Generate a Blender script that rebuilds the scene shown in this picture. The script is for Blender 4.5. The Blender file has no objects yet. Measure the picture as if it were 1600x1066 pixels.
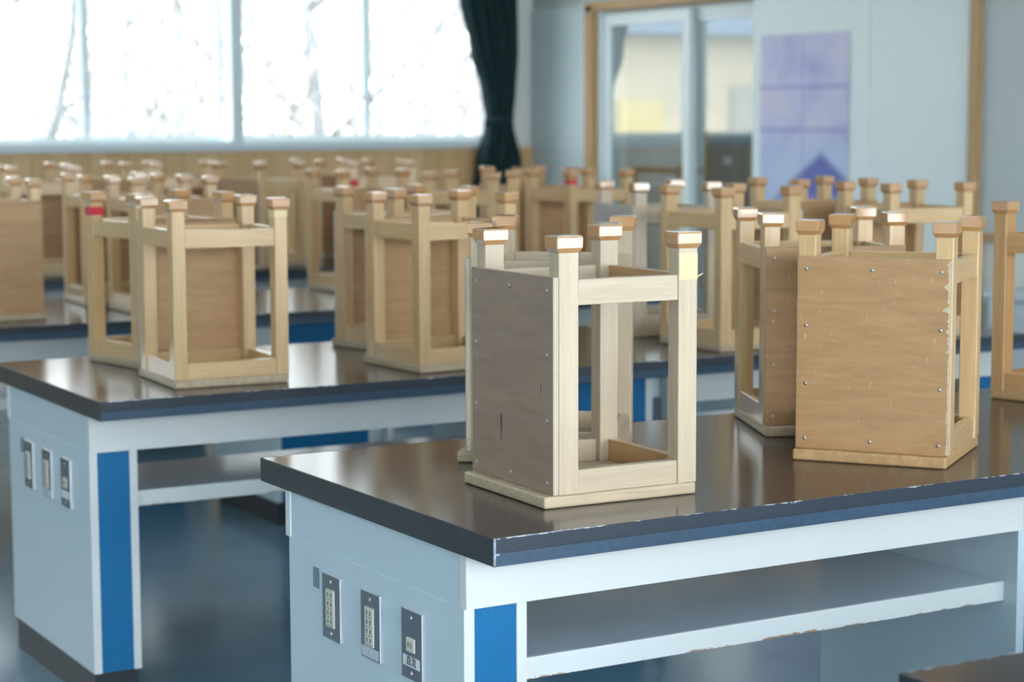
import bpy, bmesh, math, random
from mathutils import Vector, Matrix
rnd = random.Random(7)
SC = bpy.context.scene
COL = SC.collection
PI = math.pi

# ------------------------------------------------------------------ camera
cam_d = bpy.data.cameras.new('camera')
cam = bpy.data.objects.new('camera', cam_d)
COL.objects.link(cam)
F_PX, YAW, PITCH, ROLL = 3186.86, 0.516, 0.1096, -0.0034
CX, CY, CZ = -1.5027, -2.7065, 1.3984
fw = Vector((math.sin(YAW)*math.cos(PITCH), math.cos(YAW)*math.cos(PITCH), -math.sin(PITCH)))
rt = Vector((math.cos(YAW), -math.sin(YAW), 0))
up = rt.cross(fw)
r2 = rt*math.cos(ROLL) + up*math.sin(ROLL)
u2 = -rt*math.sin(ROLL) + up*math.cos(ROLL)
m = Matrix((r2, u2, -fw)).transposed().to_4x4()
m.translation = (CX, CY, CZ)
cam.matrix_world = m
cam_d.sensor_width = 36.0
cam_d.lens = 36.0*F_PX/1600.0
cam_d.clip_start = 0.05
cam_d.clip_end = 300
cam_d.dof.use_dof = True
cam_d.dof.focus_distance = 3.42
cam_d.dof.aperture_fstop = 4.2
cam_d.dof.aperture_blades = 7
SC.camera = cam

# ------------------------------------------------------------------ sky, sun, exposure
W = bpy.data.worlds.new('sky'); SC.world = W
W.use_nodes = True
nt = W.node_tree
bg = nt.nodes['Background']
tc = nt.nodes.new('ShaderNodeTexCoord')
# hazy winter sky: bright towards the low southern sun (-y), paler and dimmer to the north
dp = nt.nodes.new('ShaderNodeVectorMath'); dp.operation = 'DOT_PRODUCT'
dp.inputs[1].default_value = (0.0, -0.94, 0.34)
nt.links.new(tc.outputs['Generated'], dp.inputs[0])
rp = nt.nodes.new('ShaderNodeValToRGB')
mr_ = nt.nodes.new('ShaderNodeMapRange')
mr_.inputs['From Min'].default_value = -1.0; mr_.inputs['From Max'].default_value = 1.0
nt.links.new(dp.outputs['Value'], mr_.inputs['Value'])
nt.links.new(mr_.outputs[0], rp.inputs[0])
SKY_N, SKY_T, SKY_S = 0.26, 0.36, 0.56
cr_ = rp.color_ramp
cr_.elements[0].position = 0.10; cr_.elements[0].color = (0.97*SKY_N, 1.0*SKY_N, 1.0*SKY_N, 1)
cr_.elements[1].position = 0.95; cr_.elements[1].color = (0.95*SKY_S, 0.97*SKY_S, 1.0*SKY_S, 1)
e_ = cr_.elements.new(0.62); e_.color = (0.74*SKY_T, 0.90*SKY_T, 1.0*SKY_T, 1)
nt.links.new(rp.outputs[0], bg.inputs[0])
bg.inputs[1].default_value = 15.0
sun_d = bpy.data.lights.new('sun', 'SUN')
sun = bpy.data.objects.new('sun', sun_d); COL.objects.link(sun)
sun_d.energy = 5.0
sun_d.angle = 0.02
sun_d.color = (1.0, 0.93, 0.82)
sun.rotation_euler = Vector((0.62, 0.28, -0.72)).to_track_quat('-Z', 'Y').to_euler()

VS = SC.view_settings
VS.view_transform = 'Standard'
VS.look = 'None'
VS.gamma = 1.0
VS.use_curve_mapping = False
VS.exposure = 0.5
FILL_W = 4.0

YW, XW, YS, XL, ZC = 8.5, 5.02, -6.5, -4.6, 3.2
# ------------------------------------------------------------------ material helpers
def new_mat(name):
    mt = bpy.data.materials.new(name); mt.use_nodes = True
    return mt, mt.node_tree, mt.node_tree.nodes['Principled BSDF']
def plain(name, col, rough=0.5, spec=0.5, metal=0.0, noise=0.0, nscale=30.0, coat=0.0):
    mt, t, b = new_mat(name)
    b.inputs['Base Color'].default_value = (*col, 1)
    b.inputs['Roughness'].default_value = rough
    b.inputs['Specular IOR Level'].default_value = spec
    b.inputs['Metallic'].default_value = metal
    b.inputs['Coat Weight'].default_value = coat
    if noise:
        c = t.nodes.new('ShaderNodeTexCoord')
        n = t.nodes.new('ShaderNodeTexNoise'); n.inputs['Scale'].default_value = nscale
        n.inputs['Detail'].default_value = 5
        r = t.nodes.new('ShaderNodeValToRGB')
        r.color_ramp.elements[0].position = 0.3; r.color_ramp.elements[1].position = 0.7
        r.color_ramp.elements[0].color = (*[x*(1-noise) for x in col], 1)
        r.color_ramp.elements[1].color = (*[min(1, x*(1+noise)) for x in col], 1)
        t.links.new(c.outputs['Object'], n.inputs['Vector'])
        t.links.new(n.outputs['Fac'], r.inputs[0])
        t.links.new(r.outputs[0], b.inputs['Base Color'])
    return mt
def wood(name, light, dark, axis='Z', scale=14.0, stretch=0.06, rough=0.42, var=0.12, fleck=None, coat=0.0):
    """grain stretched along one object axis, shifted per object"""
    mt, t, b = new_mat(name)
    c = t.nodes.new('ShaderNodeTexCoord')
    mp = t.nodes.new('ShaderNodeMapping')
    s = [1, 1, 1]; s['XYZ'.index(axis)] = stretch
    mp.inputs['Scale'].default_value = s
    oi = t.nodes.new('ShaderNodeObjectInfo')
    ad = t.nodes.new('ShaderNodeVectorMath'); ad.operation = 'ADD'
    ml = t.nodes.new('ShaderNodeMath'); ml.operation = 'MULTIPLY'; ml.inputs[1].default_value = 9.0
    t.links.new(oi.outputs['Random'], ml.inputs[0])
    t.links.new(c.outputs['Object'], mp.inputs['Vector'])
    t.links.new(mp.outputs[0], ad.inputs[0]); t.links.new(ml.outputs[0], ad.inputs[1])
    n = t.nodes.new('ShaderNodeTexNoise'); n.inputs['Scale'].default_value = scale*6
    n.inputs['Detail'].default_value = 6; n.inputs['Roughness'].default_value = 0.65
    n.inputs['Distortion'].default_value = 0.6
    t.links.new(ad.outputs[0], n.inputs['Vector'])
    r = t.nodes.new('ShaderNodeValToRGB')
    r.color_ramp.elements[0].position = 0.34; r.color_ramp.elements[1].position = 0.66
    r.color_ramp.elements[0].color = (*dark, 1); r.color_ramp.elements[1].color = (*light, 1)
    t.links.new(n.outputs['Fac'], r.inputs[0])
    last = r.outputs[0]
    h = t.nodes.new('ShaderNodeHueSaturation')
    mr = t.nodes.new('ShaderNodeMapRange')
    mr.inputs['To Min'].default_value = 1-var; mr.inputs['To Max'].default_value = 1+var
    t.links.new(oi.outputs['Random'], mr.inputs['Value'])
    t.links.new(mr.outputs[0], h.inputs['Value'])
    t.links.new(last, h.inputs['Color']); last = h.outputs[0]
    if fleck:
        n2 = t.nodes.new('ShaderNodeTexNoise'); n2.inputs['Scale'].default_value = 190
        n2.inputs['Detail'].default_value = 4
        mp2 = t.nodes.new('ShaderNodeMapping'); mp2.inputs['Scale'].default_value = (1, 1, 0.35)
        t.links.new(c.outputs['Object'], mp2.inputs['Vector']); t.links.new(mp2.outputs[0], n2.inputs['Vector'])
        r2_ = t.nodes.new('ShaderNodeValToRGB')
        r2_.color_ramp.elements[0].position = 0.655; r2_.color_ramp.elements[1].position = 0.76
        mx = t.nodes.new('ShaderNodeMix'); mx.data_type = 'RGBA'
        t.links.new(n2.outputs['Fac'], r2_.inputs[0])
        t.links.new(r2_.outputs[0], mx.inputs['Factor'])
        t.links.new(last, mx.inputs['A']); mx.inputs['B'].default_value = (*fleck, 1)
        last = mx.outputs['Result']
    t.links.new(last, b.inputs['Base Color'])
    b.inputs['Roughness'].default_value = rough
    b.inputs['Specular IOR Level'].default_value = 0.45
    b.inputs['Coat Weight'].default_value = coat
    b.inputs['Coat Roughness'].default_value = 0.2
    return mt
def edge_wear(name, base, chip, z0, z1, rough=0.35, scale=70, thresh=0.6, stretch=0.18, ribs=0.0):
    """a band whose rim (object z between z0 and z1) is chipped"""
    mt, t, b = new_mat(name)
    c = t.nodes.new('ShaderNodeTexCoord'); s = t.nodes.new('ShaderNodeSeparateXYZ')
    t.links.new(c.outputs['Object'], s.inputs[0])
    mr = t.nodes.new('ShaderNodeMapRange')
    mr.inputs['From Min'].default_value = z0; mr.inputs['From Max'].default_value = z1
    t.links.new(s.outputs['Z'], mr.inputs['Value'])
    mp = t.nodes.new('ShaderNodeMapping'); mp.inputs['Scale'].default_value = (stretch, stretch, 1)
    n = t.nodes.new('ShaderNodeTexNoise'); n.inputs['Scale'].default_value = scale; n.inputs['Detail'].default_value = 6
    n.inputs['Roughness'].default_value = 0.7
    t.links.new(c.outputs['Object'], mp.inputs['Vector']); t.links.new(mp.outputs[0], n.inputs['Vector'])
    mu = t.nodes.new('ShaderNodeMath'); mu.operation = 'MULTIPLY'
    t.links.new(mr.outputs[0], mu.inputs[0]); t.links.new(n.outputs['Fac'], mu.inputs[1])
    r = t.nodes.new('ShaderNodeValToRGB')
    r.color_ramp.elements[0].position = thresh; r.color_ramp.elements[1].position = thresh+0.03
    t.links.new(mu.outputs[0], r.inputs[0])
    mx = t.nodes.new('ShaderNodeMix'); mx.data_type = 'RGBA'
    t.links.new(r.outputs[0], mx.inputs['Factor'])
    mx.inputs['A'].default_value = (*base, 1); mx.inputs['B'].default_value = (*chip, 1)
    t.links.new(mx.outputs['Result'], b.inputs['Base Color'])
    b.inputs['Roughness'].default_value = rough
    if ribs:
        wv = t.nodes.new('ShaderNodeTexWave'); wv.inputs['Scale'].default_value = 90; wv.bands_direction = 'X'
        t.links.new(c.outputs['Object'], wv.inputs['Vector'])
        bp_ = t.nodes.new('ShaderNodeBump'); bp_.inputs['Strength'].default_value = ribs; bp_.inputs['Distance'].default_value = 0.002
        t.links.new(wv.outputs['Fac'], bp_.inputs['Height'])
        t.links.new(bp_.outputs[0], b.inputs['Normal'])
    return mt

M = {}
M['top'] = plain('brown_laminate', (0.036, 0.029, 0.029), 0.165, 0.55, noise=0.18, nscale=60)
M['edge'] = edge_wear('dark_edge_strip', (0.022, 0.028, 0.042), (0.55, 0.6, 0.66), -0.5, 1.0, 0.42, 60, 0.62, 0.2, ribs=0.35)
M['edge_low'] = plain('smooth_dark_edge', (0.030, 0.066, 0.115), 0.4, 0.5, noise=0.15, nscale=90)
M['edge_end'] = edge_wear('dark_end_strip', (0.022, 0.026, 0.034), (0.5, 0.55, 0.62), -0.5, 1.0, 0.4, 60, 0.66, 0.2)
M['white'] = plain('white_laminate', (0.69, 0.725, 0.735), 0.34, 0.5)
M['shade_panel'] = plain('shade_tinted_laminate', (0.56, 0.68, 0.755), 0.4, 0.45)  # white laminate with bluish shade put into the colour, mostly for side faces
M['shelf_top'] = plain('shade_blue_shelf', (0.64, 0.76, 0.88), 0.2, 0.6)  # white shelf, blue tint of its shadow put into the colour
M['shelf_edge'] = edge_wear('white_shelf_edge', (0.70, 0.745, 0.76), (0.36, 0.24, 0.17), 0.495, 0.471, 0.4, 34, 0.49, 0.35)
M['blue'] = plain('blue_laminate', (0.004, 0.145, 0.35), 0.5, 0.35, noise=0.12, nscale=220)
M['kick'] = plain('dark_kick_board', (0.034, 0.042, 0.052), 0.5, 0.3)
M['plate'] = plain('steel_plate', (0.13, 0.16, 0.20), 0.34, 0.5, metal=0.55)  # steel face, dark reflection of the room put into its colour
M['plate_rim'] = plain('bright_steel_rim', (0.62, 0.66, 0.70), 0.3, 0.5, metal=0.6)
M['socket'] = plain('ivory_socket', (0.66, 0.66, 0.58), 0.4, 0.5)
M['slot'] = plain('dark_slot', (0.06, 0.06, 0.06), 0.6, 0.2)
M['sticker'] = plain('pale_sticker', (0.55, 0.6, 0.66), 0.6, 0.3)
M['sticker_dark'] = plain('grey_blue_sticker', (0.20, 0.28, 0.36), 0.6, 0.3)
M['ink'] = plain('black_ink', (0.02, 0.02, 0.025), 0.7, 0.2)
M['steel'] = plain('screw_steel', (0.42, 0.45, 0.47), 0.32, 0.5, metal=0.8)
WOODS = {
    'pale': ((0.56, 0.455, 0.335), (0.48, 0.38, 0.265)),
    'honey': ((0.66, 0.45, 0.235), (0.56, 0.365, 0.18)),
    'orange': ((0.57, 0.335, 0.145), (0.45, 0.25, 0.10)),
}
for k, (l, d) in WOODS.items():
    for ax in 'XYZ':
        M[k+ax] = wood(k+'_wood_'+ax.lower(), l, d, ax, 14, 0.05, 0.3, 0.06, None, {'pale': 0.15, 'honey': 0.6, 'orange': 0.35}[k])
M['ply_brown'] = wood('worn_brown_plywood', (0.34, 0.235, 0.175), (0.27, 0.185, 0.135), 'Y', 10, 0.12, 0.5, 0.04, fleck=(0.34, 0.27, 0.21))
M['ply_tan'] = wood('tan_plywood', (0.47, 0.28, 0.14), (0.38, 0.215, 0.10), 'Y', 8, 0.14, 0.45, 0.06, fleck=(0.52, 0.40, 0.27))
M['ply_sheen'] = wood('sheen_grey_plywood', (0.40, 0.37, 0.35), (0.34, 0.31, 0.29), 'Y', 10, 0.12, 0.4, 0.03)  # reflected sheen on the panel put into its colour
def ply_edge():
    mt, t, b = new_mat('plywood_edge_layers')
    c = t.nodes.new('ShaderNodeTexCoord'); sp = t.nodes.new('ShaderNodeSeparateXYZ'); t.links.new(c.outputs['Object'], sp.inputs[0])
    n = t.nodes.new('ShaderNodeTexNoise'); n.inputs['Scale'].default_value = 60; t.links.new(c.outputs['Object'], n.inputs['Vector'])
    ma = t.nodes.new('ShaderNodeMath'); ma.operation = 'MULTIPLY_ADD'; ma.inputs[1].default_value = 0.0012
    t.links.new(n.outputs['Fac'], ma.inputs[0]); t.links.new(sp.outputs['X'], ma.inputs[2])
    mu = t.nodes.new('ShaderNodeMath'); mu.operation = 'MULTIPLY'; mu.inputs[1].default_value = 1/0.0038; t.links.new(ma.outputs[0], mu.inputs[0])
    fr = t.nodes.new('ShaderNodeMath'); fr.operation = 'FRACT'; t.links.new(mu.outputs[0], fr.inputs[0])
    r = t.nodes.new('ShaderNodeValToRGB'); r.color_ramp.interpolation = 'LINEAR'
    r.color_ramp.elements[0].position = 0.55; r.color_ramp.elements[0].color = (0.62, 0.56, 0.45, 1)
    r.color_ramp.elements[1].position = 0.72; r.color_ramp.elements[1].color = (0.34, 0.27, 0.19, 1)
    t.links.new(fr.outputs[0], r.inputs[0]); t.links.new(r.outputs[0], b.inputs['Base Color']); b.inputs['Roughness'].default_value = 0.65
    return mt
M['ply_side'] = ply_edge()
M['seat_pale'] = wood('pale_seat_board', (0.55, 0.44, 0.31), (0.42, 0.32, 0.21), 'X', 12, 0.05, 0.45, 0.05)
M['seat_orange'] = wood('orange_seat_board', (0.52, 0.335, 0.165), (0.40, 0.24, 0.11), 'X', 12, 0.05, 0.45, 0.05)
M['cap'] = plain('tan_plastic_cap', (0.52, 0.27, 0.105), 0.22, 0.8, noise=0.08, nscale=40, coat=1.0)
M['cap'].node_tree.nodes['Principled BSDF'].inputs['Coat Roughness'].default_value = 0.12
M['cap'].node_tree.nodes['Principled BSDF'].inputs['Coat IOR'].default_value = 1.95
M['tape_red'] = plain('red_tape', (0.62, 0.03, 0.06), 0.5, 0.4)
M['tape_yellow'] = plain('pale_yellow_tape', (0.74, 0.62, 0.36), 0.55, 0.3)
M['wall'] = plain('pale_wall_paint', (0.74, 0.76, 0.72), 0.7, 0.3, noise=0.02, nscale=3)
M['wall_panel'] = plain('pale_blue_wall_panel', (0.74, 0.82, 0.83), 0.5, 0.4)
M['wall_grey'] = plain('grey_wall_board', (0.50, 0.55, 0.55), 0.55, 0.4)
M['ceiling'] = plain('ceiling_board', (0.78, 0.8, 0.8), 0.8, 0.2)
M['frame'] = plain('grey_window_frame', (0.66, 0.73, 0.76), 0.4, 0.5)
M['frame_white'] = plain('white_door_frame', (0.74, 0.82, 0.84), 0.4, 0.5)
M['timber'] = wood('door_timber', (0.50, 0.31, 0.14), (0.40, 0.23, 0.10), 'Z', 10, 0.05, 0.5, 0.03)
M['timber_h'] = wood('lintel_timber', (0.50, 0.31, 0.14), (0.40, 0.23, 0.10), 'Y', 10, 0.05, 0.5, 0.03)
M['partition'] = plain('grey_sliding_board', (0.58, 0.66, 0.68), 0.45, 0.5)
M['curtain'] = plain('dark_green_curtain', (0.032, 0.062, 0.068), 0.85, 0.2)
M['bark'] = plain('bark', (0.20, 0.21, 0.225), 0.9, 0.1, noise=0.25, nscale=6)
M['twig'] = plain('twig', (0.27, 0.265, 0.27), 0.9, 0.1)
M['snow'] = plain('dry_grass_ground', (0.30, 0.28, 0.24), 0.9, 0.1, noise=0.1, nscale=0.4)
M['snow_white'] = plain('snow', (0.8, 0.82, 0.84), 0.9, 0.1)
M['roof_blue'] = plain('lavender_roof', (0.15, 0.175, 0.235), 0.7, 0.2)
M['cream'] = plain('cream_wall', (0.60, 0.51, 0.38), 0.8, 0.2)
M['cream_dark'] = plain('grey_shutter', (0.40, 0.38, 0.34), 0.7, 0.2)
M['yellow_panel'] = plain('yellow_panel', (0.62, 0.50, 0.25), 0.7, 0.2)
M['cab_grey'] = plain('grey_steel_cabinet', (0.17, 0.20, 0.22), 0.4, 0.5)
M['cab_white'] = plain('white_cabinet', (0.58, 0.65, 0.70), 0.4, 0.5)
M['dark_room'] = plain('prep_room_wall', (0.42, 0.46, 0.47), 0.8, 0.2)
M['label_white'] = plain('white_label', (0.75, 0.8, 0.84), 0.6, 0.3)

# curtain lets a little light through its cloth
_t = M['curtain'].node_tree; _b = _t.nodes['Principled BSDF']
_tr = _t.nodes.new('ShaderNodeBsdfTranslucent'); _tr.inputs[0].default_value = (0.01, 0.16, 0.12, 1)
_mx = _t.nodes.new('ShaderNodeMixShader'); _mx.inputs[0].default_value = 0.35
_t.links.new(_b.outputs[0], _mx.inputs[1]); _t.links.new(_tr.outputs[0], _mx.inputs[2])
_t.links.new(_mx.outputs[0], _t.nodes['Material Output'].inputs[0])

def glass(name, mirror, tint=(0.96, 0.98, 0.98)):
    mt = bpy.data.materials.new(name); mt.use_nodes = True
    t = mt.node_tree; t.nodes.clear()
    out = t.nodes.new('ShaderNodeOutputMaterial')
    tr = t.nodes.new('ShaderNodeBsdfTransparent'); tr.inputs[0].default_value = (*tint, 1)
    gl = t.nodes.new('ShaderNodeBsdfGlossy'); gl.inputs['Roughness'].default_value = 0.02
    gl.inputs['Color'].default_value = (0.9, 0.93, 0.93, 1)
    lw = t.nodes.new('ShaderNodeFresnel'); lw.inputs[0].default_value = 1.5
    mu = t.nodes.new('ShaderNodeMath'); mu.operation = 'MULTIPLY'; mu.inputs[1].default_value = mirror; mu.use_clamp = True
    t.links.new(lw.outputs[0], mu.inputs[0])
    ge = t.nodes.new('ShaderNodeNewGeometry')       # only the face the light meets first mirrors
    fb = t.nodes.new('ShaderNodeMath'); fb.operation = 'SUBTRACT'; fb.inputs[0].default_value = 1.0
    t.links.new(ge.outputs['Backfacing'], fb.inputs[1])
    mf = t.nodes.new('ShaderNodeMath'); mf.operation = 'MULTIPLY'
    t.links.new(mu.outputs[0], mf.inputs[0]); t.links.new(fb.outputs[0], mf.inputs[1])
    mx = t.nodes.new('ShaderNodeMixShader')
    t.links.new(mf.outputs[0], mx.inputs[0]); t.links.new(tr.outputs[0], mx.inputs[1]); t.links.new(gl.outputs[0], mx.inputs[2])
    t.links.new(mx.outputs[0], out.inputs[0])
    return mt
M['glass_window'] = glass('window_glass', 1.0)
M['glass_door'] = glass('door_glass', 3.0, (0.7, 0.76, 0.78))

# wainscot: vertical boards
def wainscot_mat():
    mt, t, b = new_mat('pine_wainscot')
    c = t.nodes.new('ShaderNodeTexCoord')
    sp = t.nodes.new('ShaderNodeSeparateXYZ'); t.links.new(c.outputs['Object'], sp.inputs[0])
    mm = t.nodes.new('ShaderNodeMath'); mm.operation = 'MULTIPLY'; mm.inputs[1].default_value = 9.0
    t.links.new(sp.outputs['X'], mm.inputs[0])
    fl = t.nodes.new('ShaderNodeMath'); fl.operation = 'FLOOR'; t.links.new(mm.outputs[0], fl.inputs[0])
    wn = t.nodes.new('ShaderNodeTexWhiteNoise'); wn.noise_dimensions = '1D'; t.links.new(fl.outputs[0], wn.inputs['W'])
    fr = t.nodes.new('ShaderNodeMath'); fr.operation = 'FRACT'; t.links.new(mm.outputs[0], fr.inputs[0])
    gp = t.nodes.new('ShaderNodeMath'); gp.operation = 'LESS_THAN'; gp.inputs[1].default_value = 0.05
    t.links.new(fr.outputs[0], gp.inputs[0])
    mp = t.nodes.new('ShaderNodeMapping'); mp.inputs['Scale'].default_value = (12, 12, 0.8)
    t.links.new(c.outputs['Object'], mp.inputs[0])
    n = t.nodes.new('ShaderNodeTexNoise'); n.inputs['Scale'].default_value = 3; n.inputs['Detail'].default_value = 5
    t.links.new(mp.outputs[0], n.inputs['Vector'])
    av = t.nodes.new('ShaderNodeMath'); av.operation = 'MULTIPLY_ADD'; av.inputs[1].default_value = 0.6; 
    t.links.new(wn.outputs['Value'], av.inputs[0])
    hf = t.nodes.new('ShaderNodeMath'); hf.operation = 'MULTIPLY'; hf.inputs[1].default_value = 0.4
    t.links.new(n.outputs['Fac'], hf.inputs[0]); t.links.new(hf.outputs[0], av.inputs[2])
    r = t.nodes.new('ShaderNodeValToRGB')
    r.color_ramp.elements[0].color = (0.58, 0.35, 0.155, 1); r.color_ramp.elements[1].color = (0.76, 0.53, 0.27, 1)
    t.links.new(av.outputs[0], r.inputs[0])
    mx = t.nodes.new('ShaderNodeMix'); mx.data_type = 'RGBA'
    t.links.new(gp.outputs[0], mx.inputs['Factor']); t.links.new(r.outputs[0], mx.inputs['A'])
    mx.inputs['B'].default_value = (0.38, 0.24, 0.12, 1)
    t.links.new(mx.outputs['Result'], b.inputs['Base Color'])
    b.inputs['Roughness'].default_value = 0.5
    return mt
M['wainscot'] = wainscot_mat()
# vinyl floor
def floor_mat():
    mt, t, b = new_mat('blue_grey_vinyl')
    c = t.nodes.new('ShaderNodeTexCoord')
    n = t.nodes.new('ShaderNodeTexNoise'); n.inputs['Scale'].default_value = 2.5; n.inputs['Detail'].default_value = 8
    t.links.new(c.outputs['Object'], n.inputs['Vector'])
    r = t.nodes.new('ShaderNodeValToRGB')
    r.color_ramp.elements[0].position = 0.3; r.color_ramp.elements[1].position = 0.7
    r.color_ramp.elements[0].color = (0.115, 0.21, 0.285, 1); r.color_ramp.elements[1].color = (0.15, 0.265, 0.345, 1)
    t.links.new(n.outputs['Fac'], r.inputs[0]); t.links.new(r.outputs[0], b.inputs['Base Color'])
    b.inputs['Roughness'].default_value = 0.18
    return mt
M['floor'] = floor_mat()
# poster: folded lilac print with a dark blue peak
def poster_mat():
    mt, t, b = new_mat('lilac_poster_print')
    c = t.nodes.new('ShaderNodeTexCoord'); sp = t.nodes.new('ShaderNodeSeparateXYZ')
    t.links.new(c.outputs['Object'], sp.inputs[0])       # object y across (-.36...36), z up (-.44...44)
    n = t.nodes.new('ShaderNodeTexNoise'); n.inputs['Scale'].default_value = 4.5; n.inputs['Detail'].default_value = 5
    t.links.new(c.outputs['Object'], n.inputs['Vector'])
    r = t.nodes.new('ShaderNodeValToRGB'); cr = r.color_ramp
    cr.elements[0].position = 0.3; cr.elements[0].color = (0.42, 0.42, 0.70, 1)
    cr.elements[1].position = 0.72; cr.elements[1].color = (0.68, 0.59, 0.75, 1)
    e = cr.elements.new(0.5); e.color = (0.55, 0.56, 0.78, 1)
    t.links.new(n.outputs['Fac'], r.inputs[0])
    # lower part paler blue
    mr = t.nodes.new('ShaderNodeMapRange'); mr.inputs['From Min'].default_value = 0.0; mr.inputs['From Max'].default_value = -0.15
    t.links.new(sp.outputs['Z'], mr.inputs['Value'])
    mx = t.nodes.new('ShaderNodeMix'); mx.data_type = 'RGBA'; mx.inputs['B'].default_value = (0.48, 0.58, 0.80, 1)
    mf = t.nodes.new('ShaderNodeMath'); mf.operation = 'MULTIPLY'; mf.inputs[1].default_value = 0.75
    t.links.new(mr.outputs[0], mf.inputs[0]); t.links.new(mf.outputs[0], mx.inputs['Factor']); t.links.new(r.outputs[0], mx.inputs['A'])
    # peak : z < -0.1 - 0.85*|y+0.09|
    ya = t.nodes.new('ShaderNodeMath'); ya.operation = 'ADD'; ya.inputs[1].default_value = 0.15; t.links.new(sp.outputs['Y'], ya.inputs[0])
    ab = t.nodes.new('ShaderNodeMath'); ab.operation = 'ABSOLUTE'; t.links.new(ya.outputs[0], ab.inputs[0])
    ma = t.nodes.new('ShaderNodeMath'); ma.operation = 'MULTIPLY_ADD'; ma.inputs[1].default_value = 0.62; t.links.new(ab.outputs[0], ma.inputs[0]); t.links.new(sp.outputs['Z'], ma.inputs[2])
    pk = t.nodes.new('ShaderNodeMapRange'); pk.inputs['From Min'].default_value = -0.11; pk.inputs['From Max'].default_value = -0.16
    t.links.new(ma.outputs[0], pk.inputs['Value'])
    lo = t.nodes.new('ShaderNodeMapRange'); lo.inputs['From Min'].default_value = -0.46; lo.inputs['From Max'].default_value = -0.33
    t.links.new(sp.outputs['Z'], lo.inputs['Value'])
    pf = t.nodes.new('ShaderNodeMath'); pf.operation = 'MULTIPLY'; t.links.new(pk.outputs[0], pf.inputs[0]); t.links.new(lo.outputs[0], pf.inputs[1])
    m2 = t.nodes.new('ShaderNodeMix'); m2.data_type = 'RGBA'; m2.inputs['B'].default_value = (0.12, 0.145, 0.46, 1)
    t.links.new(pf.outputs[0], m2.inputs['Factor']); t.links.new(mx.outputs['Result'], m2.inputs['A'])
    last = m2.outputs['Result']
    def crease(sock, at, w, col, lastc):
        s1 = t.nodes.new('ShaderNodeMath'); s1.operation = 'SUBTRACT'; s1.inputs[1].default_value = at; t.links.new(sock, s1.inputs[0])
        s2 = t.nodes.new('ShaderNodeMath'); s2.operation = 'ABSOLUTE'; t.links.new(s1.outputs[0], s2.inputs[0])
        s3 = t.nodes.new('ShaderNodeMapRange'); s3.inputs['From Min'].default_value = w; s3.inputs['From Max'].default_value = 0; s3.inputs['To Max'].default_value = 0.6
        t.links.new(s2.outputs[0], s3.inputs['Value'])
        mm = t.nodes.new('ShaderNodeMix'); mm.data_type = 'RGBA'; mm.inputs['B'].default_value = (*col, 1)
        t.links.new(s3.outputs[0], mm.inputs['Factor']); t.links.new(lastc, mm.inputs['A'])
        return mm.outputs['Result']
    last = crease(sp.outputs['Z'], 0.20, 0.02, (0.2, 0.2, 0.55), last)
    last = crease(sp.outputs['Z'], -0.02, 0.022, (0.24, 0.22, 0.55), last)
    last = crease(sp.outputs['Y'], 0.0, 0.012, (0.28, 0.28, 0.6), last)
    t.links.new(last, b.inputs['Base Color']); b.inputs['Roughness'].default_value = 0.6
    return mt
M['poster'] = poster_mat()

# ------------------------------------------------------------------ mesh helpers
def box(bm, x0, x1, y0, y1, z0, z1, bevel=0.0, seg=2, mi=0):
    vs = [bm.verts.new((x, y, z)) for z in (z0, z1) for y in (y0, y1) for x in (x0, x1)]
    q = [(0, 2, 3, 1), (4, 5, 7, 6), (0, 1, 5, 4), (2, 6, 7, 3), (0, 4, 6, 2), (1, 3, 7, 5)]
    fs = [bm.faces.new([vs[i] for i in f]) for f in q]
    for f in fs: f.material_index = mi
    if bevel:
        es = list({e for f in fs for e in f.edges})
        r = bmesh.ops.bevel(bm, geom=es, offset=bevel, segments=seg, profile=0.6, affect='EDGES')
        for f in r['faces']: f.material_index = mi
    return fs
def loft(bm, rings, mi=0):
    """rings: list of (hx, hy, z, cx, cy) rectangles"""
    prev = None
    for (hx, hy, z, cx, cy) in rings:
        v = [bm.verts.new((cx+sx_*hx, cy+sy_*hy, z)) for sx_, sy_ in ((-1, -1), (1, -1), (1, 1), (-1, 1))]
        if prev is None: bm.faces.new(v[::-1]).material_index = mi
        else:
            for i in range(4): bm.faces.new((prev[i], prev[(i+1) % 4], v[(i+1) % 4], v[i])).material_index = mi
        prev = v
    bm.faces.new(prev).material_index = mi
def tube(bm, pts, radii, n=8, mi=0):
    prev = None
    for k, p in enumerate(pts):
        p = Vector(p)
        d = (Vector(pts[min(k+1, len(pts)-1)]) - Vector(pts[max(k-1, 0)])).normalized()
        a = d.orthogonal().normalized() if prev is None else (pa - d*pa.dot(d)).normalized()
        pa = a; b2 = d.cross(a)
        v = [bm.verts.new(p + radii[k]*(math.cos(2*PI*i/n)*a + math.sin(2*PI*i/n)*b2)) for i in range(n)]
        if prev is None: bm.faces.new(v[::-1]).material_index = mi
        else:
            for i in range(n): bm.faces.new((prev[i], prev[(i+1) % n], v[(i+1) % n], v[i])).material_index = mi
        prev = v
    bm.faces.new(prev).material_index = mi
def mesh(name, bm, mats, smooth=False):
    bmesh.ops.recalc_face_normals(bm, faces=bm.faces)
    me = bpy.data.meshes.new(name); bm.to_mesh(me); bm.free()
    for mt in (mats if isinstance(mats, (list, tuple)) else [mats]): me.materials.append(mt)
    if smooth:
        for p in me.polygons: p.use_smooth = True
    return me
def link(name, me, parent=None, loc=(0, 0, 0)):
    o = bpy.data.objects.new(name, me); COL.objects.link(o)
    o.location = loc
    if parent: o.parent = parent
    return o
def obj(name, bm, mats, parent=None, loc=(0, 0, 0), smooth=False):
    return link(name, mesh(name, bm, mats, smooth), parent, loc)
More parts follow.
